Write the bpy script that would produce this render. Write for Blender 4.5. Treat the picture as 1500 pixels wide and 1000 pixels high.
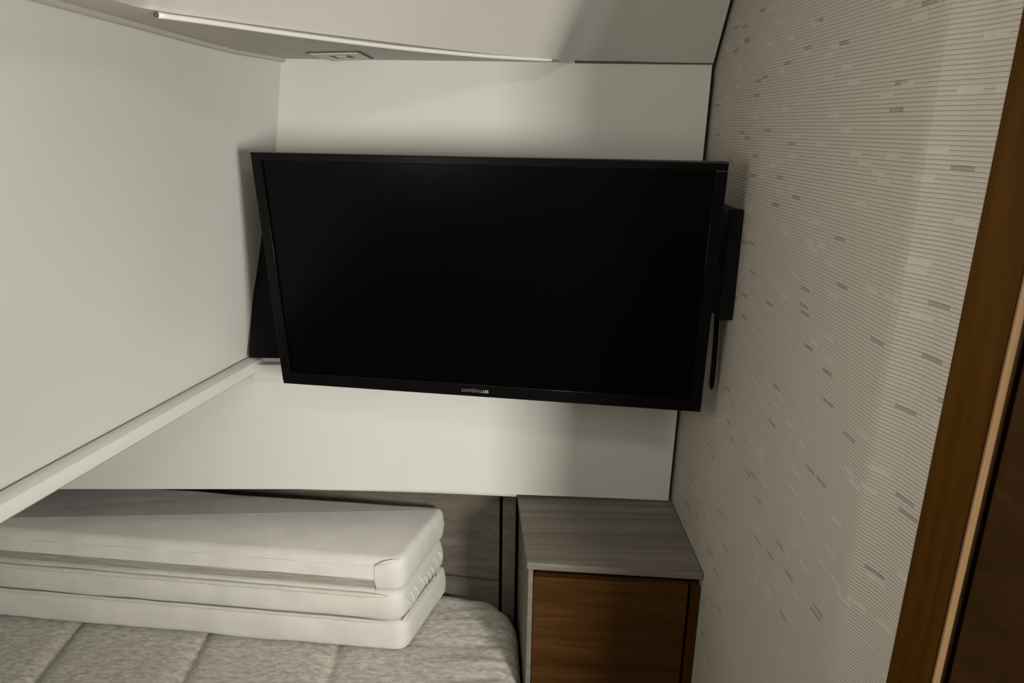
import bpy, bmesh, math, random
from mathutils import Vector, Matrix, noise

# ------------------------------------------------------------------ clear
for o in list(bpy.data.objects):
    bpy.data.objects.remove(o, do_unlink=True)
SC = bpy.context.scene
COL = SC.collection
random.seed(4)

# ------------------------------------------------------------------ camera
FPX = 1040.0                      # focal length in pixels of the 1500x1000 frame
EYE = Vector((0.0, 0.0, 1.45))    # eye height in a yacht cabin with about 1.95 m headroom
_y = Vector((-10, 315, -FPX)).normalized()
_d = Vector((-50, -3400, -FPX)); _d = _d - _d.dot(_y) * _y
_z = -_d.normalized(); _x = _y.cross(_z)
ROT = Matrix((_x, _y, _z))        # camera axes -> world axes
cam_data = bpy.data.cameras.new('camera'); cam_data.sensor_width = 36.0
cam_data.lens = 36.0 * FPX / 1500.0; cam_data.clip_start = 0.02
cam = bpy.data.objects.new('camera', cam_data); COL.objects.link(cam)
cam.matrix_world = Matrix.Translation(EYE) @ ROT.to_4x4()
SC.camera = cam

# ------------------------------------------------------------------ world, lights, exposure
SC.view_settings.view_transform = 'Standard'; SC.view_settings.look = 'None'
SC.view_settings.exposure = 0.0; SC.view_settings.gamma = 1.0
SC.view_settings.use_curve_mapping = False
world = bpy.data.worlds.new('world'); SC.world = world; world.use_nodes = True
world.node_tree.nodes['Background'].inputs[0].default_value = (1.0, 0.95, 0.85, 1)
world.node_tree.nodes['Background'].inputs[1].default_value = 0.05

def area_light(name, loc, target, sx, sy, power, color, spread=180):
    d = bpy.data.lights.new(name, 'AREA'); d.shape = 'RECTANGLE'; d.size = sx; d.size_y = sy
    d.energy = power; d.color = color; d.spread = math.radians(spread)
    o = bpy.data.objects.new(name, d); COL.objects.link(o); o.location = loc
    o.rotation_euler = (Vector(target) - Vector(loc)).to_track_quat('-Z', 'Y').to_euler()
    return o
# light from the lit saloon through the cabin doorway behind the viewer
area_light('saloon_doorway_light', (0.90, -0.62, 1.22), (-0.30, 1.3, 0.72), 0.32, 0.5, 12.0, (1.0, 0.985, 0.94), 85)
# unseen ceiling lamp behind the viewer, added as general fill
area_light('ceiling_fill_light', (0.25, -0.15, 1.93), (0.25, 0.1, 0.5), 0.22, 0.22, 6.5, (1.0, 0.95, 0.86))
# unseen fill light added at the hull side to brighten the right wall
area_light('hull_side_fill_light', (-0.43, 0.33, 1.40), (0.36, 0.6, 1.2), 0.26, 0.30, 3.1, (1.0, 0.96, 0.88))

# ------------------------------------------------------------------ pixel -> place helpers
Z0 = EYE.z
def ray(px, py): return ROT @ Vector(((px - 750) / FPX, (500 - py) / FPX, -1.0))
def at_x(px, py, x): r = ray(px, py); return EYE + r * (x / r.x)
def at_y(px, py, y): r = ray(px, py); return EYE + r * (y / r.y)
def at_z(px, py, z): r = ray(px, py); return EYE + r * ((z - EYE.z) / r.z)
def at_plane(px, py, p0, n):
    r = ray(px, py); n = Vector(n); return EYE + r * ((Vector(p0) - EYE).dot(n) / r.dot(n))

# ------------------------------------------------------------------ material helpers
MATS = {}
class NT:
    def __init__(s, name):
        s.m = bpy.data.materials.new(name); s.m.use_nodes = True; s.t = s.m.node_tree
        s.b = s.t.nodes['Principled BSDF']; MATS[name] = s.m
    def n(s, typ, **kw):
        nd = s.t.nodes.new(typ)
        for k, v in kw.items(): setattr(nd, k, v)
        return nd
    def l(s, a, b): s.t.links.new(a, b)
    def math(s, op, a, b=None, c=None):
        nd = s.n('ShaderNodeMath', operation=op)
        for i, v in enumerate((a, b, c)):
            if v is None: continue
            if isinstance(v, (int, float)): nd.inputs[i].default_value = v
            else: s.l(v, nd.inputs[i])
        return nd.outputs[0]
    def ramp(s, fac, stops):
        r = s.n('ShaderNodeValToRGB'); s.l(fac, r.inputs[0]); el = r.color_ramp.elements
        while len(el) < len(stops): el.new(0.5)
        for e, (p, c) in zip(el, stops): e.position = p; e.color = (*c, 1)
        return r.outputs[0]
    def coords(s, scale=(1, 1, 1), kind='Object', rot=(0, 0, 0)):
        tc = s.n('ShaderNodeTexCoord'); mp = s.n('ShaderNodeMapping')
        mp.inputs['Scale'].default_value = scale; mp.inputs['Rotation'].default_value = rot
        s.l(tc.outputs[kind], mp.inputs[0]); return mp.outputs[0]
    def noise(s, vec, scale, detail=4, rough=0.55, dist=0.0):
        nd = s.n('ShaderNodeTexNoise'); nd.inputs['Scale'].default_value = scale
        nd.inputs['Detail'].default_value = detail; nd.inputs['Roughness'].default_value = rough
        nd.inputs['Distortion'].default_value = dist
        s.l(vec, nd.inputs['Vector']); return nd.outputs['Fac']
    def bump(s, h, strength=0.3, dist=0.002):
        b = s.n('ShaderNodeBump'); b.inputs['Strength'].default_value = strength
        b.inputs['Distance'].default_value = dist
        s.l(h, b.inputs['Height']); s.l(b.outputs[0], s.b.inputs['Normal'])

def mat_plain(name, col, rough=0.5, var=0.05, scale=6.0, spec=0.5, metal=0.0, bump=0.0, coat=0.0):
    t = NT(name); v = t.coords(); f = t.noise(v, scale)
    t.l(t.ramp(f, [(0.3, tuple(c * (1 - var) for c in col)), (0.7, tuple(min(1, c * (1 + var)) for c in col))]), t.b.inputs['Base Color'])
    t.b.inputs['Roughness'].default_value = rough; t.b.inputs['Metallic'].default_value = metal
    t.b.inputs['Specular IOR Level'].default_value = spec; t.b.inputs['Coat Weight'].default_value = coat
    if bump: t.bump(t.noise(v, scale * 30), bump, 0.001)
    return t.m

def mat_wood(name, dark, mid, light, along, rough=0.4, fine=1.0, bump=0.15, spec=0.22):
    """grain runs along the given axis (0 x, 1 y, 2 z)"""
    t = NT(name); sc = [38.0 * fine] * 3; sc[along] = 1.6 * fine
    v = t.coords(tuple(sc)); a = t.noise(v, 1.0, 6, 0.6, 0.6)
    sc2 = [150.0 * fine] * 3; sc2[along] = 5.0 * fine
    b = t.noise(t.coords(tuple(sc2)), 1.0, 3, 0.6)
    f = t.math('ADD', t.math('MULTIPLY', a, 0.65), t.math('MULTIPLY', b, 0.35))
    t.l(t.ramp(f, [(0.32, dark), (0.5, mid), (0.68, light)]), t.b.inputs['Base Color'])
    t.b.inputs['Roughness'].default_value = rough; t.b.inputs['Specular IOR Level'].default_value = spec
    t.bump(f, bump, 0.001); return t.m

def mat_fabric(name, col, col2, scale=40, rough=0.9, bump=0.4, weave=900.0, stretch=(1, 1, 1)):
    t = NT(name); v = t.coords(stretch)
    f = t.noise(v, scale, 5, 0.62, 0.4)
    t.l(t.ramp(f, [(0.34, col), (0.66, col2)]), t.b.inputs['Base Color'])
    w = t.noise(t.coords(), weave, 2); h = t.math('ADD', f, t.math('MULTIPLY', w, 0.25))
    t.b.inputs['Roughness'].default_value = rough; t.b.inputs['Specular IOR Level'].default_value = 0.2
    t.b.inputs['Sheen Weight'].default_value = 0.15
    t.bump(h, bump, 0.002); return t.m

CREAM = mat_plain('cream_gelcoat', (0.60, 0.587, 0.54), 0.5, 0.015, 3.0, 0.35)
CREAM2 = mat_plain('cream_liner', (0.53, 0.513, 0.465), 0.5, 0.02, 3.0, 0.4)
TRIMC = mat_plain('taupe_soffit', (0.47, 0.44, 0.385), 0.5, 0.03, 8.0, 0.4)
FITC = mat_plain('pale_fitting', (0.60, 0.57, 0.50), 0.4, 0.02, 8.0, 0.4)
TRIMD = mat_plain('dark_taupe_joint', (0.10, 0.09, 0.075), 0.6, 0.03, 8.0, 0.3)
WHITE = mat_plain('white_gloss_strip', (0.80, 0.78, 0.72), 0.25, 0.01, 10.0, 0.5, coat=0.3)
BLACK = mat_plain('black_plastic', (0.003, 0.003, 0.0028), 0.28, 0.1, 30.0, 0.14)
BLACKM = mat_plain('black_matte_metal', (0.0035, 0.0035, 0.003), 0.45, 0.1, 30.0, 0.12)
SCREEN = mat_plain('matte_screen', (0.0008, 0.0008, 0.0007), 0.25, 0.02, 10.0, 0.12)
VOID = mat_plain('dark_backing', (0.012, 0.011, 0.01), 0.9, 0.1, 10.0, 0.1)
GREYW = mat_wood('grey_oak_laminate', (0.102, 0.087, 0.069), (0.145, 0.127, 0.103), (0.20, 0.178, 0.148), 0, 0.5)
BROWNX = mat_wood('walnut_horizontal', (0.030, 0.012, 0.0025), (0.052, 0.022, 0.005), (0.078, 0.034, 0.008), 0, 0.4, 0.7, 0.15, 0.1)
BROWNZ = mat_wood('walnut_vertical', (0.024, 0.0088, 0.0006), (0.041, 0.0160, 0.0014), (0.062, 0.026, 0.0032), 2, 0.5, 0.7, 0.15, 0.03)
BROWND = mat_wood('walnut_door', (0.018, 0.008, 0.002), (0.026, 0.011, 0.002), (0.038, 0.017, 0.004), 1, 0.45, 0.8, 0.15, 0.08)
BEAD = mat_wood('highlit_wood_bead', (0.085, 0.046, 0.019), (0.125, 0.072, 0.032), (0.165, 0.10, 0.05), 2, 0.25, 0.7)  # lighter wood tone, the post's edge highlight is put into this colour
VINYL = mat_fabric('cream_vinyl_fabric', (0.56, 0.543, 0.49), (0.63, 0.611, 0.556), 14, 0.6, 0.18, 700)
VINYLD = mat_fabric('cream_piping_fabric', (0.52, 0.495, 0.425), (0.60, 0.575, 0.50), 30, 0.6, 0.2, 700)
ZIPT = mat_fabric('zip_tape_fabric', (0.24, 0.226, 0.19), (0.36, 0.34, 0.29), 24, 0.7, 0.3, 700, (0.6, 0.6, 8))
QUILT = mat_fabric('grey_jacquard_fabric', (0.34, 0.317, 0.272), (0.60, 0.57, 0.503), 62, 0.85, 0.4, 600, (0.9, 2.0, 1.2))
FLOORM = mat_wood('cabin_floor', (0.06, 0.035, 0.016), (0.10, 0.06, 0.03), (0.14, 0.09, 0.045), 1, 0.4)
CHROME = mat_plain('satin_metal', (0.42, 0.40, 0.36), 0.35, 0.05, 20.0, 0.5, 0.4)
LOGO = mat_plain('silver_print', (0.13, 0.12, 0.105), 0.4, 0.02, 20.0, 0.5)
LOGOB = mat_plain('silver_print_bright', (0.38, 0.365, 0.33), 0.4, 0.02, 20.0, 0.5)

def mat_reed():
    """ribbed wall covering: fine horizontal reeds broken into random lengths, a few of them darker"""
    t = NT('reed_wallcovering'); tc = t.n('ShaderNodeTexCoord')
    uv = t.n('ShaderNodeSeparateXYZ'); t.l(tc.outputs['UV'], uv.inputs[0])
    u, v = uv.outputs[0], uv.outputs[1]
    pitch = 0.0040; r = t.math('DIVIDE', v, pitch); row = t.math('FLOOR', r); fr = t.math('FRACT', r)
    r2 = t.math('MULTIPLY', r, 0.5); row2 = t.math('FLOOR', r2); fr2 = t.math('FRACT', r2)
    wn = t.n('ShaderNodeTexWhiteNoise', noise_dimensions='1D'); t.l(row2, wn.inputs['W'])
    c = t.math('ADD', t.math('DIVIDE', u, 0.037), t.math('MULTIPLY', wn.outputs['Value'], 9.0)); cell = t.math('FLOOR', c); cf = t.math('FRACT', c)
    cb = t.n('ShaderNodeCombineXYZ'); t.l(cell, cb.inputs[0]); t.l(row2, cb.inputs[1])
    w2 = t.n('ShaderNodeTexWhiteNoise', noise_dimensions='2D'); t.l(cb.outputs[0], w2.inputs['Vector'])
    rnd = w2.outputs['Value']
    inl = t.math('MULTIPLY', t.math('GREATER_THAN', cf, 0.12), t.math('LESS_THAN', cf, 0.78))
    wn3 = t.n('ShaderNodeTexWhiteNoise', noise_dimensions='1D'); t.l(t.math('ADD', row, 0.37), wn3.inputs['W'])
    c3 = t.math('ADD', t.math('DIVIDE', u, 0.033), t.math('MULTIPLY', wn3.outputs['Value'], 11.0)); cf3 = t.math('FRACT', c3)
    cb3 = t.n('ShaderNodeCombineXYZ'); t.l(t.math('FLOOR', c3), cb3.inputs[0]); t.l(row, cb3.inputs[1])
    w3 = t.n('ShaderNodeTexWhiteNoise', noise_dimensions='2D'); t.l(cb3.outputs[0], w3.inputs['Vector'])
    darkp = t.math('MULTIPLY', t.math('LESS_THAN', w3.outputs['Value'], 0.021), t.math('LESS_THAN', cf3, 0.75))   # single dark reeds
    litep = t.math('MULTIPLY', t.math('GREATER_THAN', rnd, 0.91), inl)     # broad pale pieces, proud
    broad = litep; thin = t.math('SUBTRACT', 1.0, broad)
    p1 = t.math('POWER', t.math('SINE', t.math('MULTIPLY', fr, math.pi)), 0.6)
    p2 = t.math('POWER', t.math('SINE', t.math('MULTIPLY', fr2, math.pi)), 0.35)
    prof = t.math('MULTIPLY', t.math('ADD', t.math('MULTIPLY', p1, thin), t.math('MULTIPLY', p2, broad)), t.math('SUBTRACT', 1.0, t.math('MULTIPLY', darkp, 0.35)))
    cr = t.n('ShaderNodeCombineXYZ'); t.l(t.math('MULTIPLY', u, 38.0), cr.inputs[0]); t.l(t.math('MULTIPLY', row, 3.7), cr.inputs[1])
    wob = t.noise(cr.outputs[0], 1.0, 2)
    h = t.math('MULTIPLY', prof, t.math('MULTIPLY_ADD', wob, 0.7, 0.55))
    h = t.math('ADD', h, t.math('MULTIPLY', litep, 0.45)); h = t.math('SUBTRACT', h, t.math('MULTIPLY', darkp, 0.35))
    fac = t.math('ADD', t.math('MULTIPLY_ADD', wob, 0.25, 0.38), t.math('SUBTRACT', t.math('MULTIPLY', litep, 0.14), t.math('MULTIPLY', darkp, 0.42)))
    base = t.ramp(fac, [(0.0, (0.235, 0.209, 0.176)), (0.3, (0.40, 0.36, 0.308)), (0.7, (0.45, 0.41, 0.356)), (1.0, (0.495, 0.46, 0.40))])
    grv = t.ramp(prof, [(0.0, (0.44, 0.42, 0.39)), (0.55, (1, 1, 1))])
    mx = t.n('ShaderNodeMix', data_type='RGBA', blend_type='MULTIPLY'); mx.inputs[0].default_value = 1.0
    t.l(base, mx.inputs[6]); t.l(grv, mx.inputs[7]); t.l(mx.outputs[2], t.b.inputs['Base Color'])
    t.b.inputs['Roughness'].default_value = 0.55; t.b.inputs['Specular IOR Level'].default_value = 0.35
    t.bump(h, 0.65, 0.0010); return t.m
REED = mat_reed()

# ------------------------------------------------------------------ object helpers
def tag(o, label=None, cat=None, group=None, kind=None):
    if label: o['label'] = label
    if cat: o['category'] = cat
    if group: o['group'] = group
    if kind: o['kind'] = kind
    return o
def mesh(name, verts, faces, mat, parent=None, smooth=False, bevel=0.0, seg=2, uvs=None):
    me = bpy.data.meshes.new(name); me.from_pydata([tuple(v) for v in verts], [], faces); me.update()
    bm = bmesh.new(); bm.from_mesh(me)
    if uvs is None:
        bmesh.ops.recalc_face_normals(bm, faces=bm.faces)
    if bevel: bmesh.ops.bevel(bm, geom=list(bm.edges), offset=bevel, segments=seg, profile=0.5, affect='EDGES', clamp_overlap=True)
    if smooth:
        for f in bm.faces: f.smooth = True
    if uvs is not None:
        lay = bm.loops.layers.uv.new('UVMap')
        for f in bm.faces:
            for lp in f.loops: lp[lay].uv = uvs[lp.vert.index]
    bm.to_mesh(me); bm.free(); me.materials.append(mat)
    o = bpy.data.objects.new(name, me); COL.objects.link(o)
    if parent: o.parent = parent; o.matrix_parent_inverse = parent.matrix_world.inverted()
    return o
def empty(name, loc, rot=None):
    o = bpy.data.objects.new(name, None); COL.objects.link(o); o.location = loc
    if rot is not None: o.rotation_euler = rot
    o.empty_display_size = 0.05; bpy.context.view_layer.update(); return o
def prism(name, poly, z0, z1, mat, parent=None, bevel=0.0, seg=2, smooth=False):
    """poly: list of (x, y); z0 / z1 a number or one height per corner"""
    n = len(poly); a = z0 if isinstance(z0, (list, tuple)) else [z0] * n; b = z1 if isinstance(z1, (list, tuple)) else [z1] * n
    vs = [(x, y, a[i]) for i, (x, y) in enumerate(poly)] + [(x, y, b[i]) for i, (x, y) in enumerate(poly)]
    fs = [tuple(range(n))[::-1], tuple(range(n, 2 * n))] + [(i, (i + 1) % n, n + (i + 1) % n, n + i) for i in range(n)]
    return mesh(name, vs, fs, mat, parent, smooth, bevel, seg)
def boxp(name, lo, hi, mat, parent=None, bevel=0.0, seg=2, M=None):
    vs = [Vector((x, y, z)) for z in (lo[2], hi[2]) for x, y in ((lo[0], lo[1]), (hi[0], lo[1]), (hi[0], hi[1]), (lo[0], hi[1]))]
    if M is not None: vs = [M @ v for v in vs]
    fs = [(3, 2, 1, 0), (4, 5, 6, 7), (0, 1, 5, 4), (1, 2, 6, 5), (2, 3, 7, 6), (3, 0, 4, 7)]
    return mesh(name, vs, fs, mat, parent, False, bevel, seg)
def sheet(name, rows, mat, parent=None, thick=0.0, smooth=True, flip=False):
    """a grid surface from rows of points, optionally given a back face at the offset `thick` vector"""
    m = len(rows[0]); vs = [v for r in rows for v in r]; fs = []
    for i in range(len(rows) - 1):
        for j in range(m - 1): fs.append((i * m + j, i * m + j + 1, (i + 1) * m + j + 1, (i + 1) * m + j))
    if thick:
        off = Vector(thick); k = len(vs); vs = vs + [Vector(v) + off for v in vs]
        fs += [tuple(q + k for q in f[::-1]) for f in list(fs)]
        loop = list(range(m)) + [(i + 1) * m - 1 for i in range(1, len(rows))] + [(len(rows) - 1) * m + j for j in range(m - 2, -1, -1)] + [i * m for i in range(len(rows) - 2, 0, -1)]
        for a in range(len(loop)):
            p, q = loop[a], loop[(a + 1) % len(loop)]; fs.append((q, p, p + k, q + k))
    o = mesh(name, vs, fs, mat, parent, smooth)
    if smooth: o.data.set_sharp_from_angle(angle=math.radians(40))
    return o
def tube(name, pts, r, mat, parent=None, n=8, caps=True):
    pts = [Vector(p) for p in pts]; vs = []; fs = []
    rs = r if isinstance(r, (list, tuple)) else [r] * len(pts)
    for i, p in enumerate(pts):
        t = (pts[min(i + 1, len(pts) - 1)] - pts[max(i - 1, 0)]).normalized()
        a = t.cross(Vector((0, 0, 1)));
        if a.length < 1e-3: a = Vector((1, 0, 0))
        a.normalize(); b = t.cross(a)
        for k in range(n):
            q = 2 * math.pi * k / n; vs.append(p + (a * math.cos(q) + b * math.sin(q)) * rs[i])
    for i in range(len(pts) - 1):
        for k in range(n): fs.append((i * n + k, i * n + (k + 1) % n, (i + 1) * n + (k + 1) % n, (i + 1) * n + k))
    if caps: fs += [tuple(range(n))[::-1], tuple((len(pts) - 1) * n + k for k in range(n))]
    return mesh(name, vs, fs, mat, parent, True)
def catmull(pts, sub=8):
    pts = [Vector(p) for p in pts]; out = []
    P = [2 * pts[0] - pts[1]] + pts + [2 * pts[-1] - pts[-2]]
    for i in range(1, len(P) - 2):
        for s in range(sub):
            t = s / sub; a, b, c, d = P[i - 1:i + 3]
            out.append(0.5 * ((2 * b) + (c - a) * t + (2 * a - 5 * b + 4 * c - d) * t * t + (3 * b - a - 3 * c + d) * t ** 3))
    out.append(pts[-1]); return out
def lerp(a, b, t): return a + (b - a) * t

# ================================================================== THE SHELL
XR = 0.366                                   # right bulkhead
Z_SOF = Z0 + 0.108                           # underside of the overhead locker / soffit
Z_LED = Z0 - 0.45                            # hull ledge
Z_TOP = Z0 - 0.763                           # bedside cabinet top
Z_BED = Z0 - 1.06
Z_CEIL = Z0 + 0.50
BW0 = Vector((XR, 1.352, Z0 - 0.763)); BWN = Vector((0.035, 1.0, 0.045))   # face of the end wall
def bw(px, py): return at_plane(px, py, BW0, BWN)
def bwy(x, z): return BW0.y - 0.035 * (x - XR) - 0.045 * (z - BW0.z)

tag(boxp('floor', (-1.4, -1.1, -0.03), (1.3, 1.84, 0.0), FLOORM), 'dark brown wooden cabin floor under the bed', 'floor', kind='structure')

# ---- end wall: a thick panel that stops short of the right bulkhead (dark joint) and overhangs the bed head
bot = [bw(*p) for p in ((988, 733), (900, 729.5), (755, 724), (650, 719.5), (560, 717), (430, 716), (300, 716), (90, 716))]
xl = -1.355; bl = bot[-1] + (bot[-1] - bot[-2]) * ((xl - bot[-1].x) / (bot[-1].x - bot[-2].x)); bot.append(bl)
top = [Vector((p.x, bwy(p.x, Z_SOF + 0.004), Z_SOF + 0.004)) for p in bot]
bot[0].x = top[0].x = XR - 0.0085
rows = [[lerp(b, t, s) for b, t in zip(bot, top)] for s in (0, 0.02, 0.5, 1.0)]
tag(sheet('wall_back', rows, CREAM, thick=(0, 0.03, 0)), 'smooth cream end wall behind the television above the bed', 'wall', kind='structure')
# thin return lip under the wall edge
lip = [Vector((p.x, p.y + 0.012, p.z - 0.003)) for p in [bw(x, y) for x, y in ((440, 716.5), (560, 719), (650, 722), (757, 727))]]
tag(tube('trim_1', catmull(lip, 4), 0.004, CREAM2), 'thin cream lip along the lower edge of the end wall', 'trim', kind='structure')

# ---- right bulkhead with ribbed covering, bending towards the door frame
FD = Vector((math.sin(math.radians(28)), -math.cos(math.radians(28)), 0))     # run of the door frame
FA = Vector((math.sin(math.radians(23)), -math.cos(math.radians(23)), 0))     # run of the bent strip of wall
B0 = Vector((XR, 0.64, 0)); 
M1 = B0 + FA * 0.034; FD2 = Vector((math.sin(math.radians(9)), -math.cos(math.radians(9)), 0))
_r = ray(1400, 500); _k = (M1.x * FD2.y - M1.y * FD2.x) / (_r.x * FD2.y - _r.y * FD2.x)
POST = Vector((_r.x * _k, _r.y * _k, 0)); PB = POST - FD * 0.0585
plan = [(XR, 1.80), (XR, 1.2), (XR, 0.9), (XR, 0.646)]
for k in range(1, 5):                                                        # small rounding at the bend
    a = math.radians(22 * k / 5.0); plan.append((XR + 0.0015 * k / 5 * 1.0, 0.646 - 0.012 * k / 5))
e = B0 + FA * 0.012; plan.append((e.x, e.y)); plan += [(M1.x - FA.x * 0.006, M1.y - FA.y * 0.006), (M1.x + FD2.x * 0.006, M1.y + FD2.y * 0.006), (POST.x, POST.y)]
def wall_from_plan(name, plan, z0, z1, mat, thick):
    vs, fs, uv = [], [], []; L = 0
    for i, (x, y) in enumerate(plan):
        if i: L += math.hypot(x - plan[i - 1][0], y - plan[i - 1][1])
        for z in (z0, z1): vs.append((x, y, z)); uv.append((L, z))
    n = len(plan); k = 2 * n
    for i, (x, y) in enumerate(plan):
        for z in (z0, z1): vs.append((x + thick, y, z)); uv.append((0, z))
    for i in range(n - 1):
        fs.append((2 * i, 2 * i + 1, 2 * i + 3, 2 * i + 2)); fs.append((k + 2 * i, k + 2 * i + 2, k + 2 * i + 3, k + 2 * i + 1))
        fs.append((2 * i, 2 * i + 2, k + 2 * i + 2, k + 2 * i)); fs.append((2 * i + 1, k + 2 * i + 1, k + 2 * i + 3, 2 * i + 3))
    fs.append((0, k, k + 1, 1)); fs.append((2 * n - 2, 2 * n - 1, k + 2 * n - 1, k + 2 * n - 2))
    return mesh(name, vs, fs, mat, uvs=uv)
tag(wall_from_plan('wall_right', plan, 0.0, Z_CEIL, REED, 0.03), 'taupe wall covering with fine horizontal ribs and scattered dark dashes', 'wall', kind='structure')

# ---- door frame post, its edge highlight painted as a pale bead, and dark door
def along(s, off=0.0):      # point on the bent wall line, off = towards the room
    p = PB + FD * s; nrm = Vector((-FD.y, FD.x, 0)) * -1
    return (p.x + nrm.x * off, p.y + nrm.y * off)
fr = prism('trim_2', [along(0.0583, 0.0012), along(0.0985, 0.0012), along(0.0985, -0.03), along(0.0583, -0.03)][::-1], 0, Z_CEIL, BROWNZ, bevel=0.0015)
tag(fr, 'brown wooden door frame post beside the ribbed wall', 'door frame', kind='structure')
mesh_b = prism('bead', [along(0.0985, 0.0015), along(0.1013, 0.0015), along(0.1013, -0.028), along(0.0985, -0.028)][::-1], 0, Z_CEIL, BEAD, fr, bevel=0.0012)
mesh_b['label'] = 'edge bead of the door frame with its highlight painted pale'
dr = prism('door_1', [along(0.108, -0.008), along(0.72, -0.008), along(0.72, -0.04), along(0.108, -0.04)][::-1], 0.02, Z_CEIL - 0.06, BROWND, bevel=0.002)
tag(dr, 'very dark brown wooden door inside its frame', 'door', kind='structure')
tag(prism('wall_front', [along(0.72, 0), along(1.75, 0), along(1.75, -0.04), along(0.72, -0.04)][::-1], 0, Z_CEIL, CREAM2), 'cream bulkhead continuing past the dark door', 'wall', kind='structure')
tag(prism('trim_3', [along(0.1035, -0.03), along(0.8, -0.03), along(0.8, -0.05), along(0.1035, -0.05)][::-1], 0, Z_CEIL, VOID), 'dark rebate behind the door edge', 'trim', kind='structure')

# ---- hull side on the left: a twisted panel from the ledge up to the soffit
HT = [(415, 90), (350, 78), (300, 62), (200, 35.5), (72, 0)]
ht = [bw(415, 90)] + [at_z(x, y, Z_SOF) for x, y in HT[1:]]
hb = [bw(363, 523), at_z(272, 571, Z_LED), at_z(180, 619.5, Z_LED), at_z(90, 667, Z_LED), at_z(0, 715, Z_LED)]
def resample(pts, ys):
    pts = sorted(pts, key=lambda p: p.y); out = []
    for y in ys:
        for a, b in zip(pts, pts[1:]):
            if y <= b.y or b is pts[-1]: break
        if y < pts[0].y: a, b = pts[0], pts[2]
        t = (y - a.y) / (b.y - a.y); out.append(a.lerp(b, t))
    return out
ys = [1.43, 1.37, 1.34, 1.30, 1.2, 1.1, 1.0, 0.9, 0.8, 0.6, 0.3, 0.0, -0.4, -1.1]
def smooth_line(pts, deg_y):
    # straight fit keeps the long hull edges fair
    n = len(pts); my = sum(p.y for p in pts) / n; mx = sum(p.x for p in pts) / n
    k = sum((p.y - my) * (p.x - mx) for p in pts) / sum((p.y - my) ** 2 for p in pts)
    return lambda y: mx + k * (y - my)
fb = smooth_line(hb, 1); ft_front = sum(p.x for p in ht[1:]) / 4
def hull_x(y, z):
    t = (z - Z_LED) / (Z_SOF - Z_LED)
    s = max(0.0, min(1.0, (y - 1.15) / 0.23)); s = s * s * (3 - 2 * s)
    xt = ft_front + (ht[0].x - ft_front) * s
    return fb(y) + (xt - fb(y)) * t + 0.012 * math.sin(math.pi * max(0, min(1, t)))
rows = [[Vector((hull_x(y, z), y, z)) for y in ys] for z in [Z_LED - 0.004 + (Z_SOF + 0.008 - Z_LED) * k / 10 for k in range(11)]]
tag(sheet('wall_left', rows, CREAM, thick=(-0.02, 0, 0)), 'large glossy cream hull side panel left of the television', 'wall', kind='structure')

# ---- ledge along the hull: rounded shelf with a groove against the hull panel
le = [at_z(x, y, Z_LED - 0.024) for x, y in ((370, 548), (230, 632), (90, 716), (0, 765))]
fe = smooth_line(le, 1); lys = [1.41, 1.3, 1.15, 1.0, 0.85, 0.7, 0.5, 0.2, -0.2, -1.1]
prof = []
for y in lys:
    xi, xo = fb(y), fe(y); z = Z_LED
    prof.append([Vector(q) for q in ((-1.38, y, z - 0.004), (xi - 0.006, y, z - 0.004), (xi + 0.001, y, z - 0.009), (xi + 0.005, y, z - 0.001), (xi + 0.012, y, z + 0.0), (xo - 0.012, y, z - 0.001),
                 (xo - 0.004, y, z - 0.004), (xo, y, z - 0.012), (xo - 0.002, y, z - 0.024), (xo - 0.01, y, z - 0.030), (-1.38, y, z - 0.030), (-1.38, y, z - 0.004))])
tag(sheet('trim_4', prof, CREAM), 'cream rounded ledge running along the foot of the hull panel', 'ledge', kind='structure')
# short return of the ledge across the end wall, under the black backing panel
p0, p1 = bw(371, 528), bw(372, 549)
tag(boxp('trim_5', (p0.x, bwy(-.4, Z_LED) - 0.022, p1.z), (-0.30, bwy(-.3, Z_LED) + 0.002, p0.z), CREAM2, bevel=0.002), 'small cream block under the black panel in the corner', 'trim', kind='structure')
# hull below the ledge
tag(boxp('wall_side', (-1.40, -1.1, 0), (-1.36, 1.8, Z_LED - 0.01), CREAM2), 'cream lower hull lining beneath the ledge', 'wall', kind='structure')

# ---- soffit (triangular underside), overhead and ceiling
SOF = [(176, 0), (232, 12.5), (300, 22.5), (400, 37), (500, 50.5), (600, 63), (700, 75), (760, 80.5), (812, 85)]
sc = [at_z(x, y, Z_SOF) for x, y in SOF]
ends = sc[-1] + (sc[-1] - sc[-2]) * 0.6; ends = Vector((ends.x, bwy(ends.x, Z_SOF), Z_SOF))
curve = [Vector((sc[0].x - 0.02, -1.1, Z_SOF)), Vector((sc[0].x - 0.01, 0.0, Z_SOF)), Vector((sc[0].x - 0.004, 0.5, Z_SOF))] + sc + [ends, Vector((0.25, bwy(0.25, Z_SOF), Z_SOF)), Vector((XR - 0.0075, bwy(XR, Z_SOF), Z_SOF))]
cv = catmull(curve, 6)
outer = []
for p in cv:      # matching points on the hull / end wall side
    outer.append(Vector((-0.75, p.y, Z_SOF)))
poly = [(p.x, p.y) for p in cv if p.x < ends.x + 0.002]
poly = poly + [(ends.x, 1.42), (-0.70, 1.42), (-0.70, -1.1)]
bm = bmesh.new()
vb = [bm.verts.new((x, y, Z_SOF)) for x, y in poly]; f = bm.faces.new(vb)
r = bmesh.ops.extrude_face_region(bm, geom=[f]); bmesh.ops.translate(bm, vec=(0, 0, 0.004), verts=[v for v in r['geom'] if isinstance(v, bmesh.types.BMVert)])
bmesh.ops.triangulate(bm, faces=bm.faces); bmesh.ops.recalc_face_normals(bm, faces=bm.faces)
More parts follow.
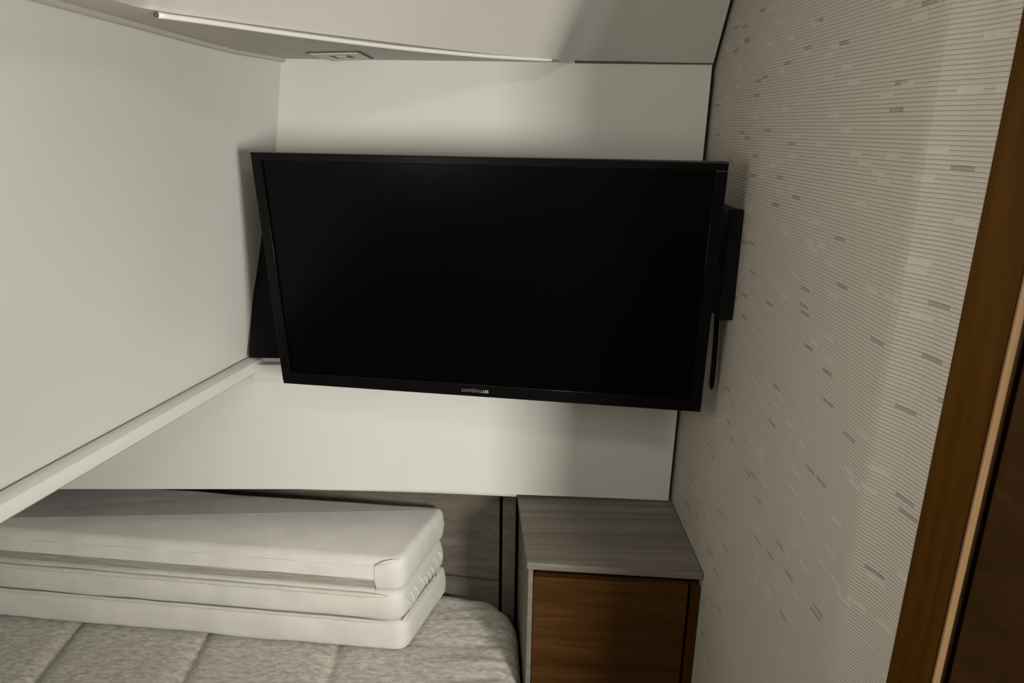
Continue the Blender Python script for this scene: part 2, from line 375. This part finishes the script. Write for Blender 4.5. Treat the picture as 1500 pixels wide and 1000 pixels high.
me = bpy.data.meshes.new('trim_6'); bm.to_mesh(me); bm.free(); me.materials.append(TRIMC)
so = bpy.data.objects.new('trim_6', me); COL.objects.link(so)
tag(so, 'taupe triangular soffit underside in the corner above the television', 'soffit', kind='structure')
# overhead panel: rises from the soffit edge, leaning into the cabin, then the flat ceiling
rowsf = [[], [], [], [], []]
for i, p in enumerate(cv):
    a = max(0.0, min(1.0, (p.x - sc[0].x) / (0.16 - sc[0].x))); a = (a * a * (3 - 2 * a)) * math.pi / 2
    if p.x > 0.16: a = math.pi / 2
    nrm = Vector((math.cos(a), -math.sin(a), 0))
    for k, (d, h) in enumerate(((0, -0.002), (0.004, 0.004), (0.10, 0.13), (0.19, 0.27), (0.26, 0.395))):
        q = p + nrm * d; q.z += h; rowsf[k].append(q)
for _ in range(320):                      # fair the upper rows
    for k in range(1, 5):
        rr = rowsf[k]; nw = [rr[0]] + [rr[i] * 0.5 + (rr[i - 1] + rr[i + 1]) * 0.25 for i in range(1, len(rr) - 1)] + [rr[-1]]
        if k > 1: rowsf[k] = nw
tag(sheet('ceiling', rowsf, CREAM2, thick=(0, 0, 0.006)), 'cream overhead panel curving above the end wall', 'ceiling', kind='structure')
tag(boxp('ceiling_panel', (-1.4, -1.1, Z_CEIL), (1.3, 1.84, Z_CEIL + 0.03), CREAM2), 'flat cream cabin ceiling overhead', 'ceiling', kind='structure')
# dark shadow joint where the overhead meets the end wall on the right
j = [Vector((x, bwy(x, Z_SOF) - 0.001, Z_SOF + 0.001)) for x in (0.12, 0.2, 0.3, XR - 0.006)]
tag(tube('trim_7', j, [0.0024, 0.0022, 0.002, 0.0018], TRIMD), 'thin dark joint between overhead panel and end wall', 'trim', kind='structure')
# trim along the hull top
hl = [Vector((hull_x(y, Z_SOF) + 0.004, y, Z_SOF - 0.001)) for y in (1.385, 1.36, 1.3, 1.2, 1.1, 1.0, 0.9, 0.8, 0.6, 0.3, -0.3)]
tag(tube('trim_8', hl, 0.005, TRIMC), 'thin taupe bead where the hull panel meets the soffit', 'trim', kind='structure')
# backing behind the joints, rear bulkhead with doorway
tag(boxp('wall_backing', (-1.40, 1.80, 0), (0.42, 1.84, Z_CEIL), VOID), 'dark backing behind the end wall joints', 'wall', kind='structure')
tag(boxp('wall_rear', (-1.40, -1.14, 0), (0.2, -1.1, Z_CEIL), CREAM2), 'cream rear bulkhead beside the cabin doorway', 'wall', kind='structure')

# ================================================================== BED HEAD
def yh(x): return 1.4425 - 0.195 * x            # the head panelling runs askew to the end wall
hd = empty('headboard', (-0.3, yh(-0.3), Z_BED - 0.1))
tag(hd, 'dark grey wood-grain panelling behind the bed under the end wall', 'headboard')
def hpan(name, x0, x1, z0, z1, out=0.0): return prism(name, [(x0, yh(x0) - out), (x1, yh(x1) - out), (x1, yh(x1) + 0.018), (x0, yh(x0) + 0.018)], z0, z1, GREYW, hd, 0.001)
hpan('panel', -1.355, -0.003, Z_BED + 0.033, Z_TOP + 0.05)
hpan('panel', 0.004, 0.034, Z_BED - 0.3, Z_TOP + 0.05)
hpan('base_strip', -1.355, -0.003, Z_BED - 0.3, Z_BED + 0.030, 0.004)

# ================================================================== BEDSIDE CABINET
# plan corners taken on the cabinet top
TL, TF = at_z(757, 727, Z_TOP), at_z(772, 824, Z_TOP)
TRF, TRB = at_z(1034, 840, Z_TOP), at_z(986, 733, Z_TOP)
cb = empty('bedside_cabinet', (0.2, 1.25, 0))
tag(cb, 'small built-in bedside cabinet with grey top and brown wooden door', 'cabinet')
xr = XR - 0.0015
tp = prism('top', [(TF.x, TF.y), (xr, TRF.y), (xr, 1.40), (TL.x, 1.40)], Z_TOP - 0.0135, Z_TOP, GREYW, cb, 0.0012)
def fy(x): return TF.y + (TRF.y - TF.y) * (x - TF.x) / (xr - TF.x)      # front line
prism('side_panel', [(TF.x + 0.003, fy(TF.x) + 0.006), (TF.x + 0.012, fy(TF.x) + 0.006), (TF.x + 0.012, 1.50), (TL.x + 0.006, 1.50)], 0.0, Z_TOP - 0.0165, GREYW, cb, 0.0008)
x0 = TF.x + 0.012; x1 = 0.343
zdt = Z_TOP - 0.033
prism('rail', [(x0, fy(x0) + 0.030), (xr - 0.001, fy(xr) + 0.030), (xr - 0.001, fy(xr) + 0.045), (x0, fy(x0) + 0.045)], zdt - 0.03, Z_TOP - 0.0135, BROWNX, cb)
dd = prism('door', [(x0 + 0.001, fy(x0) + 0.006), (x1, fy(x1) + 0.006), (x1, fy(x1) + 0.024), (x0 + 0.001, fy(x0) + 0.024)], 0.12, zdt, BROWNX, cb, 0.0015)
prism('stile', [(x1 + 0.005, fy(x1) + 0.006), (xr - 0.001, fy(xr) + 0.006), (xr - 0.001, fy(xr) + 0.04), (x1 + 0.005, fy(x1) + 0.04)], 0.0, zdt + 0.001, BROWNZ, cb, 0.001)
prism('carcass', [(x0, fy(x0) + 0.05), (xr - 0.001, fy(xr) + 0.05), (xr - 0.001, 1.47), (x0, 1.47)], 0.05, Z_TOP - 0.05, VOID, cb)
prism('plinth', [(x0, fy(x0) + 0.03), (xr - 0.001, fy(xr) + 0.03), (xr - 0.001, fy(xr) + 0.045), (x0, fy(x0) + 0.045)], 0.0, 0.115, VOID, cb)

# ================================================================== BED AND QUILT
bd = empty('bed', (-0.5, 1.0, 0))
tag(bd, 'built-in berth covered by the grey quilt', 'bed')
prism('base', [(-1.35, 0.55), (0.02, 0.55), (0.02, yh(0.02) - 0.03), (-1.35, yh(-1.35) - 0.03)], 0, Z_BED - 0.14, GREYW, bd, 0.003)
prism('mattress', [(-1.345, 0.54), (0.012, 0.54), (0.012, yh(0.012) - 0.04), (-1.345, yh(-1.345) - 0.04)], Z_BED - 0.139, Z_BED - 0.034, VINYL, bd, 0.04, 4)

def quilt():
    xa, xb, ya, yb = -1.352, 0.044, 0.50, 1.433; R = 0.11; er = 0.05
    cx, cy, hx, hy = (xa + xb) / 2, (ya + yb) / 2, (xb - xa) / 2, (yb - ya) / 2
    # quilting seams read off the photograph
    s = [at_z(110, 915, Z_BED), at_z(300, 935, Z_BED), at_z(490, 955, Z_BED)]; e = [at_z(45, 1000, Z_BED), at_z(265, 1000, Z_BED), at_z(475, 1000, Z_BED)]
    dv = sum(((b - a).normalized() for a, b in zip(s, e)), Vector()).normalized(); nv = Vector((-dv.y, dv.x, 0))
    offs = sorted(p.dot(nv) for p in s); sp = (offs[-1] - offs[0]) / 2; o0 = offs[0]
    vs, fs = [], []; NX, NY = 280, 210; D = 0.30
    for j in range(NY + 1):
        for i in range(NX + 1):
            x = xa - 0.0 + (xb + D - xa) * i / NX; y = ya - D + (yb + D - ya + D) * j / NY
            # inside distance to a rectangle with rounded corners
            qx, qy = abs(x - cx) - (hx - R), abs(y - cy) - (hy - R)
            sd = math.hypot(max(qx, 0), max(qy, 0)) + min(max(qx, qy), 0) - R
            p = Vector((x, y, 0))
            u = ((p.dot(nv) - o0) / sp); u = abs(u - round(u)) * sp
            puff = 0.013 * (1 - math.exp(-u / 0.014))
            w = (p.dot(dv) / 0.30) + 0.22; w = abs(w - round(w)) * 0.30
            kk = max(0.0, min(1.0, (-0.13 - x) / 0.06)); puff = 0.013 + (puff - 0.013) * kk
            puff2 = 1 - 0.4 * kk + 0.4 * kk * (1 - math.exp(-w / 0.02))
            z = Z_BED - 0.013 + puff * puff2
            z += 0.002 * noise.noise(Vector((x * 7, y * 7, 1.3))) + 0.0010 * noise.noise(Vector((x * 34, y * 60, 5.1)))
            k = max(0.0, min(1.0, (x + 0.22) / 0.2))                      # puckers near the tucked corner
            z += k * 0.010 * noise.noise(Vector((x * 7 + y * 4, (y - 0.12 * x + 0.5 * x * x) * 42, 2.2)))
            if sd > -er:
                if sd <= 0:
                    a = (sd + er) / er * math.pi / 2; drop = er * (1 - math.cos(a)); sh = er * math.sin(a) - (sd + er)
                    drop = er * (1 - math.sqrt(max(0, 1 - ((sd + er) / er) ** 2))) * 0.9; sh = 0.0
                else:
                    drop = er * 0.9 + sd; sh = -sd
                g = Vector((math.copysign(max(qx, 0), x - cx), math.copysign(max(qy, 0), y - cy), 0))
                if g.length < 1e-6: g = Vector((0, 0, 0))
                else: g.normalize()
                rip = 0.006 * noise.noise(Vector((x * 14, y * 14, 7))) if sd > 0 else 0
                x += g.x * (sh + rip); y += g.y * (sh + rip); z -= drop
                y = min(y, yb)
            m = max(0.0, min(1.0, (y - 0.8) / (yb - 0.8))); y -= 0.195 * x * m
            vs.append((min(x, 0.047, 0.048 - 0.038 * (y - 1.12)), y, z))
    for j in range(NY):
        for i in range(NX):
            a = j * (NX + 1) + i; fs.append((a, a + 1, a + NX + 2, a + NX + 1))
    return mesh('quilt', vs, fs, QUILT, smooth=True)
tag(quilt(), 'grey jacquard quilt with stitched channels spread over the bed', 'quilt')

# ================================================================== FOLDED MATTRESS (three sections)
ZB = Z_BED + 0.003
c_fr = at_z(590, 958, ZB); c_fl = at_z(0, 905, ZB)
fd = (c_fl - c_fr); fd.z = 0; fd.normalize()
c_br = at_z(656, 735, ZB + 0.225); sdv = (c_br - c_fr); sdv.z = 0; sdv.normalize()
fmt = empty('folded_mattress', (c_fr.x - 0.3, c_fr.y + 0.12, ZB))
tag(fmt, 'cream foam mattress folded in three on the grey quilt', 'mattress')
def cushion(z0, z1, grow, seed):
    """soft-edged trapezoid slab: rounded plan corners, bulged sides, slightly domed top"""
    F0 = c_fr + sdv * (-0.0) ; L = 1.10; Wd = 0.228
    A = F0 + fd * (-grow); Bk = A + sdv * Wd; Cl = Bk + fd * L; Dl = A + fd * L
    def rounded(pts, r, n=7):
        out = []
        for i, p in enumerate(pts):
            a = (pts[i - 1] - p).normalized(); b = (pts[(i + 1) % len(pts)] - p).normalized()
            for k in range(n):
                t = k / (n - 1); q1 = p + a * r * (1 - t) ; q2 = p + b * r * t
                out.append(p + a * r * (1 - t) ** 2 + b * r * t * t)
        return out
    base = rounded([A, Bk, Cl, Dl], 0.028)
    # densify
    pl = []
    for i, p in enumerate(base):
        q = base[(i + 1) % len(base)]; n = max(1, int((q - p).length / 0.012))
        for k in range(n): pl.append(p.lerp(q, k / n))
    ctr = sum(pl, Vector()) / len(pl); H = z1 - z0
    N = len(pl)
    def nrm(i):
        t = pl[(i + 1) % N] - pl[i - 1]; v = Vector((t.y, -t.x, 0)).normalized()
        return v if v.dot(pl[i] - ctr) > 0 else -v
    nr = [nrm(i) for i in range(N)]
    er = min(0.017, H * 0.3); rings = []
    for k in range(6): a = math.pi / 2 * k / 5; rings.append((er * (1 - math.sin(a)) , z0 + er * (1 - math.cos(a))))
    rings = [(er * (1 - math.sin(math.pi / 2 * k / 5)), z0 + er * (1 - math.cos(math.pi / 2 * k / 5))) for k in range(6)]
    rings += [(-0.003, z0 + H * 0.5)]
    rings += [(er * (1 - math.cos(math.pi / 2 * k / 5)), z1 - er * (1 - math.sin(math.pi / 2 * k / 5))) for k in range(6)]
    vs, fs = [], []
    for ins, z in rings:
        for i, p in enumerate(pl):
            q = p - nr[i] * ins
            w = 0.0025 * noise.noise(Vector((q.x * 12, q.y * 12, z * 25 + seed)))
            q = q + nr[i] * w; vs.append(Vector((q.x, q.y, z + (0.002 * noise.noise(Vector((q.x * 6, q.y * 6, seed + 3))) if ins < er * 0.9 else 0.0))))
    R = len(rings)
    for r in range(R - 1):
        for i in range(N): fs.append((r * N + i, r * N + (i + 1) % N, (r + 1) * N + (i + 1) % N, (r + 1) * N + i))
    # closing: shrinking rings keep the top smooth
    last = (R - 1) * N
    fs.append(tuple(range(last, last + N)))
    fs.append(tuple(range(N))[::-1])
    return mesh('section', vs, fs, VINYL, fmt, True)
T = 0.0735
s1 = cushion(ZB, ZB + T, 0.006, 1.0)
s2 = cushion(ZB + T + 0.0005, ZB + 2 * T, 0.0, 4.0)
s3 = cushion(ZB + 2 * T + 0.0005, ZB + 3 * T + 0.004, 0.004, 9.0)
fn = Vector((fd.y, -fd.x, 0));
if fn.y > 0: fn = -fn                                    # front normal, towards the room
sn = Vector((sdv.y, -sdv.x, 0))
if sn.x < 0: sn = -sn                                    # right-hand normal
def front(u, z, out=0.002): p = c_fr + fd * u + fn * out; return Vector((p.x, p.y, z))
def side(u, z, out=0.002): p = c_fr + sdv * u + sn * out; return Vector((p.x, p.y, z))
# flap that covers the zip along the front of the upper section
zt = ZB + 2 * T
def strip(name, u0, u1, za, zb_, out0, out1, mat, n=40, seed=0.0, parent=fmt):
    rows = []
    for i in range(n + 1):
        u = lerp(u0, u1, i / n); w = 0.0012 * noise.noise(Vector((u * 18, seed, 0)))
        rows.append([front(u, za + w, out0 - 0.006), front(u, za + w, out0), front(u, lerp(za, zb_, 0.5) + w, (out0 + out1) / 2 + 0.001), front(u, zb_ + w, out1), front(u, zb_ + w, out1 - 0.006)])
    return sheet(name, rows, mat, parent)
strip('zip_flap', 0.052, 1.06, zt + 0.036, zt + 0.060, 0.0085, 0.001, VINYL, seed=2.0)
strip('zip_tape', 0.052, 1.06, zt + 0.012, zt + 0.029, 0.002, 0.003, ZIPT, seed=5.0)
tube('zip', [front(lerp(0.056, 1.06, i / 40), zt + 0.0315 + 0.001 * noise.noise(Vector((i * .4, 0, 0))), 0.002) for i in range(41)], 0.0016, TRIMC, fmt, 6)
tube('seam', [front(0.050, zt + 0.008, 0.0035), front(0.051, zt + 0.03, 0.004), front(0.050, zt + 0.058, 0.0025), front(0.049, zt + 0.068, -0.004)], 0.0014, VINYLD, fmt, 6)
# piping at the top edge of the middle section
tube('piping', [front(lerp(0.025, 1.07, i / 40), ZB + 2 * T - 0.008 + 0.001 * noise.noise(Vector((i * .5, 3, 0))), 0.0005) for i in range(41)], [0.001, 0.0035] + [0.005] * 39, VINYLD, fmt, 8)
tube('piping', [front(lerp(0.03, 1.07, i / 40), ZB + T + 0.001 + 0.001 * noise.noise(Vector((i * .5, 9, 0))), -0.002) for i in range(41)], [0.0005, 0.0022] + [0.0035] * 39, VINYLD, fmt, 8)
# puckered cloth of the hinge on the right-hand face
for k in range(9):
    u = 0.035 + 0.02 * k + random.uniform(-.004, .004); zz = ZB + T + 0.036 + random.uniform(-.008, .008)
    tube('pucker', [side(u - 0.012, zz + 0.018, 0.000), side(u - 0.004, zz + 0.008, 0.0022), side(u + 0.003, zz - 0.010, 0.0024), side(u + 0.008, zz - 0.022, -0.0005)], [0.0008, 0.0028, 0.0026, 0.0008], VINYL, fmt, 6)
for (a, b, z) in ((0.012, 0.05, ZB + 3 * T - 0.004),):
    tube('corner_fold', [front(0.052, z - 0.006, 0.000), front(0.034, z + 0.001, 0.0015), front(0.016, z + 0.004, -0.004), front(0.004, z + 0.004, -0.012)], [0.001, 0.0040, 0.0036, 0.001], VINYL, fmt, 6)
tube('hinge', [side(0.008, ZB + T + 0.001, -0.004)] + [side(0.02 + 0.02 * i, ZB + T + 0.002 + 0.002 * noise.noise(Vector((i * .9, 0, 4))), -0.001) for i in range(9)], [0.0005] + [0.004] * 8 + [0.001], VINYLD, fmt, 8)

# ================================================================== TELEVISION
TVC = [(367, 228), (1068, 238), (1030, 603), (410, 556)]
TW, TH, TD = 0.735, 0.408, 0.036
def tv_pose():
    import itertools
    q = [-0.035, 1.136, -0.251, -0.146, 0.151, 0.003]
    def mat(q):
        return Matrix.Translation(EYE + Vector(q[:3])) @ Matrix.Rotation(q[3], 4, 'Z') @ Matrix.Rotation(q[4], 4, 'X') @ Matrix.Rotation(q[5], 4, 'Y')
    def res(q):
        m = mat(q); out = []
        for (x, z), (px, py) in zip(((-TW / 2, TH / 2), (TW / 2, TH / 2), (TW / 2, -TH / 2), (-TW / 2, -TH / 2)), TVC):
            c = ROT.transposed() @ (m @ Vector((x, 0, z)) - EYE); out += [750 - FPX * c.x / c.z - px, 500 + FPX * c.y / c.z - py]
        return out
    import numpy as np
    q = np.array(q)
    for _ in range(40):
        r = np.array(res(q)); J = np.array([(np.array(res(q + 1e-5 * np.eye(6)[i])) - r) / 1e-5 for i in range(6)]).T
        q = q - np.linalg.lstsq(J, r, rcond=None)[0]
    print('tv pose', q, 'max px error', max(abs(v) for v in res(q)))
    return mat(list(q))
MTV = tv_pose()
tv = bpy.data.objects.new('television', None); COL.objects.link(tv); tv.empty_display_size = 0.05
tv.matrix_world = MTV; bpy.context.view_layer.update()
tag(tv, 'black flat-screen television tilted on its arm mount, switched off', 'television')
def tvbox(name, lo, hi, mat, bevel=0.0015, seg=2, parent=tv): return boxp(name, lo, hi, mat, parent, bevel, seg, MTV)
w, h = TW / 2, TH / 2
bz, bb, bt = 0.017, 0.023, 0.013
tvbox('back_shell', (-w + 0.004, 0.010, -h + 0.004), (w - 0.004, TD, h - 0.004), BLACK, 0.004)
tvbox('back_bulge', (-w * 0.72, TD - 0.001, -h + 0.03), (w * 0.72, TD + 0.018, h * 0.45), BLACK, 0.008, 3)
tvbox('bezel', (-w, 0.0, h - bt), (w, 0.012, h), BLACK)
tvbox('bezel', (-w, 0.0, -h), (w, 0.012, -h + bb), BLACK)
tvbox('bezel', (-w, 0.0, -h + bb - 0.001), (-w + bz, 0.012, h - bt + 0.001), BLACK)
tvbox('bezel', (w - bz, 0.0, -h + bb - 0.001), (w, 0.012, h - bt + 0.001), BLACK)
tvbox('speaker_grille', (-w - 0.003, 0.004, -h + 0.004), (-w + 0.02, 0.03, -h + 0.055), BLACK, 0.002)
# inner bead of the bezel
def tvp(x, y, z): return MTV @ Vector((x, y, z))
for a, b in (((-w + bz, -0.0005, h - bt), (-w + bz, -0.0005, -h + bb)), ((w - bz, -0.0005, h - bt - 0.004), (w - bz, -0.0005, -h + bb)), ((-w + bz, -0.0005, -h + bb), (w - bz, -0.0005, -h + bb))):
    tube('inner_bead', [tvp(*a), tvp(*b)], 0.0011, BLACK, tv, 6)
tvbox('screen', (-w + bz, 0.0028, -h + bb), (w - bz, 0.010, h - bt), SCREEN, 0.0)
def tv_text(name, s, x, z, size, mat, parent=tv):
    c = bpy.data.curves.new(name, 'FONT'); c.body = s; c.size = size; c.extrude = 0.0002; c.align_x = 'LEFT'; c.align_y = 'CENTER'
    o = bpy.data.objects.new(name, c); COL.objects.link(o); bpy.context.view_layer.update()
    dg = bpy.context.evaluated_depsgraph_get(); me = bpy.data.meshes.new_from_object(o.evaluated_get(dg)); bpy.data.objects.remove(o)
    for v in me.vertices: v.co = MTV @ Vector((x + v.co.x, -0.0004 - v.co.z, z + v.co.y))
    wd = max(v.co.x for v in me.vertices) - min(v.co.x for v in me.vertices)
    me.materials.clear(); me.materials.append(mat); b = bpy.data.objects.new(name, me); COL.objects.link(b)
    b.parent = parent; b.matrix_parent_inverse = parent.matrix_world.inverted(); return wd
wd = tv_text('lettering', 'continu', -0.038, -h + 0.0125, 0.0118, LOGO)
tv_text('lettering', '.us', -0.038 + wd + 0.0006, -h + 0.0125, 0.0118, LOGOB)
tvbox('receiver_window', (w - 0.060, -0.0006, -h + 0.009), (w - 0.050, 0.001, -h + 0.014), SCREEN, 0.0003)

# ---- mount on the right bulkhead
pa, pb = at_x(1090, 308, XR - 0.002), at_x(1072, 468, XR - 0.002)
mt = empty('television_mount', (XR, 1.15, Z0 - 0.2))
tag(mt, 'black steel wall bracket and arm behind the television', 'bracket')
y0 = (pa.y + pb.y) / 2
boxp('wall_box', (XR - 0.022, y0 + 0.008, pb.z), (XR - 0.0015, y0 + 0.10, pa.z), BLACKM, mt, 0.002)
boxp('cover', (XR - 0.024, y0, pb.z - 0.001), (XR - 0.0015, y0 + 0.009, pa.z + 0.001), BLACKM, mt, 0.0015)
zc = (pa.z + pb.z) / 2
c0 = MTV @ Vector((0.06, TD + 0.018, -0.02))
tube('arm', [(XR - 0.014, y0 + 0.09, zc), (XR - 0.05, y0 + 0.155, zc), (c0.x + 0.1, c0.y + 0.035, zc), (c0.x, c0.y + 0.008, c0.z)], 0.010, BLACKM, mt, 8)
boxp('vesa_plate', (-0.06, TD + 0.0185, -0.12), (0.18, TD + 0.0225, 0.08), BLACKM, mt, 0.001, 2, MTV)
# ---- cable hanging beside the set
k0, k1 = at_y(1050, 462, y0 + 0.06), at_y(1042, 570, y0 + 0.045)
tag(tube('cable', catmull([k0, k0.lerp(k1, 0.4) + Vector((0.001, 0, 0)), k1.lerp(k0, 0.1), k1], 5), [0.0045] * 11 + [0.004, 0.0035, 0.003, 0.0026, 0.0022], BLACKM, None, 8),
    'short black cable hanging below the wall bracket beside the television', 'cable')

# ---- black backing panel standing on the ledge in the corner
BPO = BW0 - Vector((0, 0.022, 0))
q0, q1 = at_plane(377, 336, BPO, BWN), at_plane(363.5, 524, BPO, BWN)
zt_, zb_ = Z0 - 0.09, q1.z
bx0 = q1.x + (q0.x - q1.x) * (zt_ - q1.z) / (q0.z - q1.z)
vsb = [(x, bwy(x, z) - 0.022, z) for x, z in ((q1.x, zb_), (0.22, zb_), (0.22, zt_), (bx0, zt_))]
vsb += [(x, bwy(x, z) - 0.001, z) for x, y, z in vsb]
tag(mesh('backing_panel', vsb, [(0, 1, 2, 3), (7, 6, 5, 4), (0, 4, 5, 1), (1, 5, 6, 2), (2, 6, 7, 3), (3, 7, 4, 0)], BLACKM, bevel=0.002), 'black panel on the end wall behind the television, resting on the ledge', 'panel')

# ================================================================== SOFFIT FITTINGS
# white strip light under the soffit edge
ST = [(231, 20.5), (300, 30), (400, 44.5), (500, 58), (600, 70), (700, 79.5), (760, 83.5), (808, 86)]
sp_ = catmull([at_z(x, y + 1.5, Z_SOF - 0.003) for x, y in ST], 6)
sl = tube('strip_light', sp_, 0.0031, WHITE, None, 10)
tag(sl, 'slim white strip light along the curved soffit edge', 'strip light')
ec = tube('end_cap', [sp_[0] - (sp_[1] - sp_[0]).normalized() * 0.003, sp_[0]], 0.0026, TRIMD, sl, 10)
ec['label'] = 'dark end cap'
# square recessed fitting in the soffit
fl = empty('ceiling_vent', at_z(498, 80, Z_SOF))
tag(fl, 'small square white fitting recessed in the soffit above the television', 'ceiling vent')
fc = [at_z(x, y, Z_SOF) for x, y in ((452, 76.5), (524, 75), (543, 84.5), (486, 86.5))]
def plate(name, pts, z0, z1, mat, parent, bevel=0.001): return prism(name, [(p.x, p.y) for p in pts], z0, z1, mat, parent, bevel)
ctr = sum(fc, Vector()) / 4
def sc_(pts, k): return [ctr + (p - ctr) * k for p in pts]
plate('rim', sc_(fc, 1.10), Z_SOF - 0.0016, Z_SOF - 0.0004, TRIMD, fl, 0)
inn = sc_(fc, 0.50)
for i in range(4):
    plate('frame', [fc[i], fc[(i + 1) % 4], inn[(i + 1) % 4], inn[i]], Z_SOF - 0.0034, Z_SOF - 0.0016, FITC, fl, 0.0005)
plate('slot', sc_(fc, 0.50), Z_SOF - 0.0022, Z_SOF - 0.0016, TRIMD, fl, 0)
plate('louvre', sc_(fc, 0.22), Z_SOF - 0.0032, Z_SOF - 0.0022, FITC, fl, 0)

# ================================================================== ADDED CEILING LAMP (unseen, behind the viewer, fill for the cabin)
lm = empty('ceiling_fill_lamp', (0.25, -0.15, Z_CEIL))
tag(lm, 'square ceiling lamp added unseen behind the viewer as fill', 'lamp')
boxp('housing', (0.12, -0.28, Z_CEIL - 0.012), (0.38, -0.02, Z_CEIL - 0.001), WHITE, lm, 0.003)
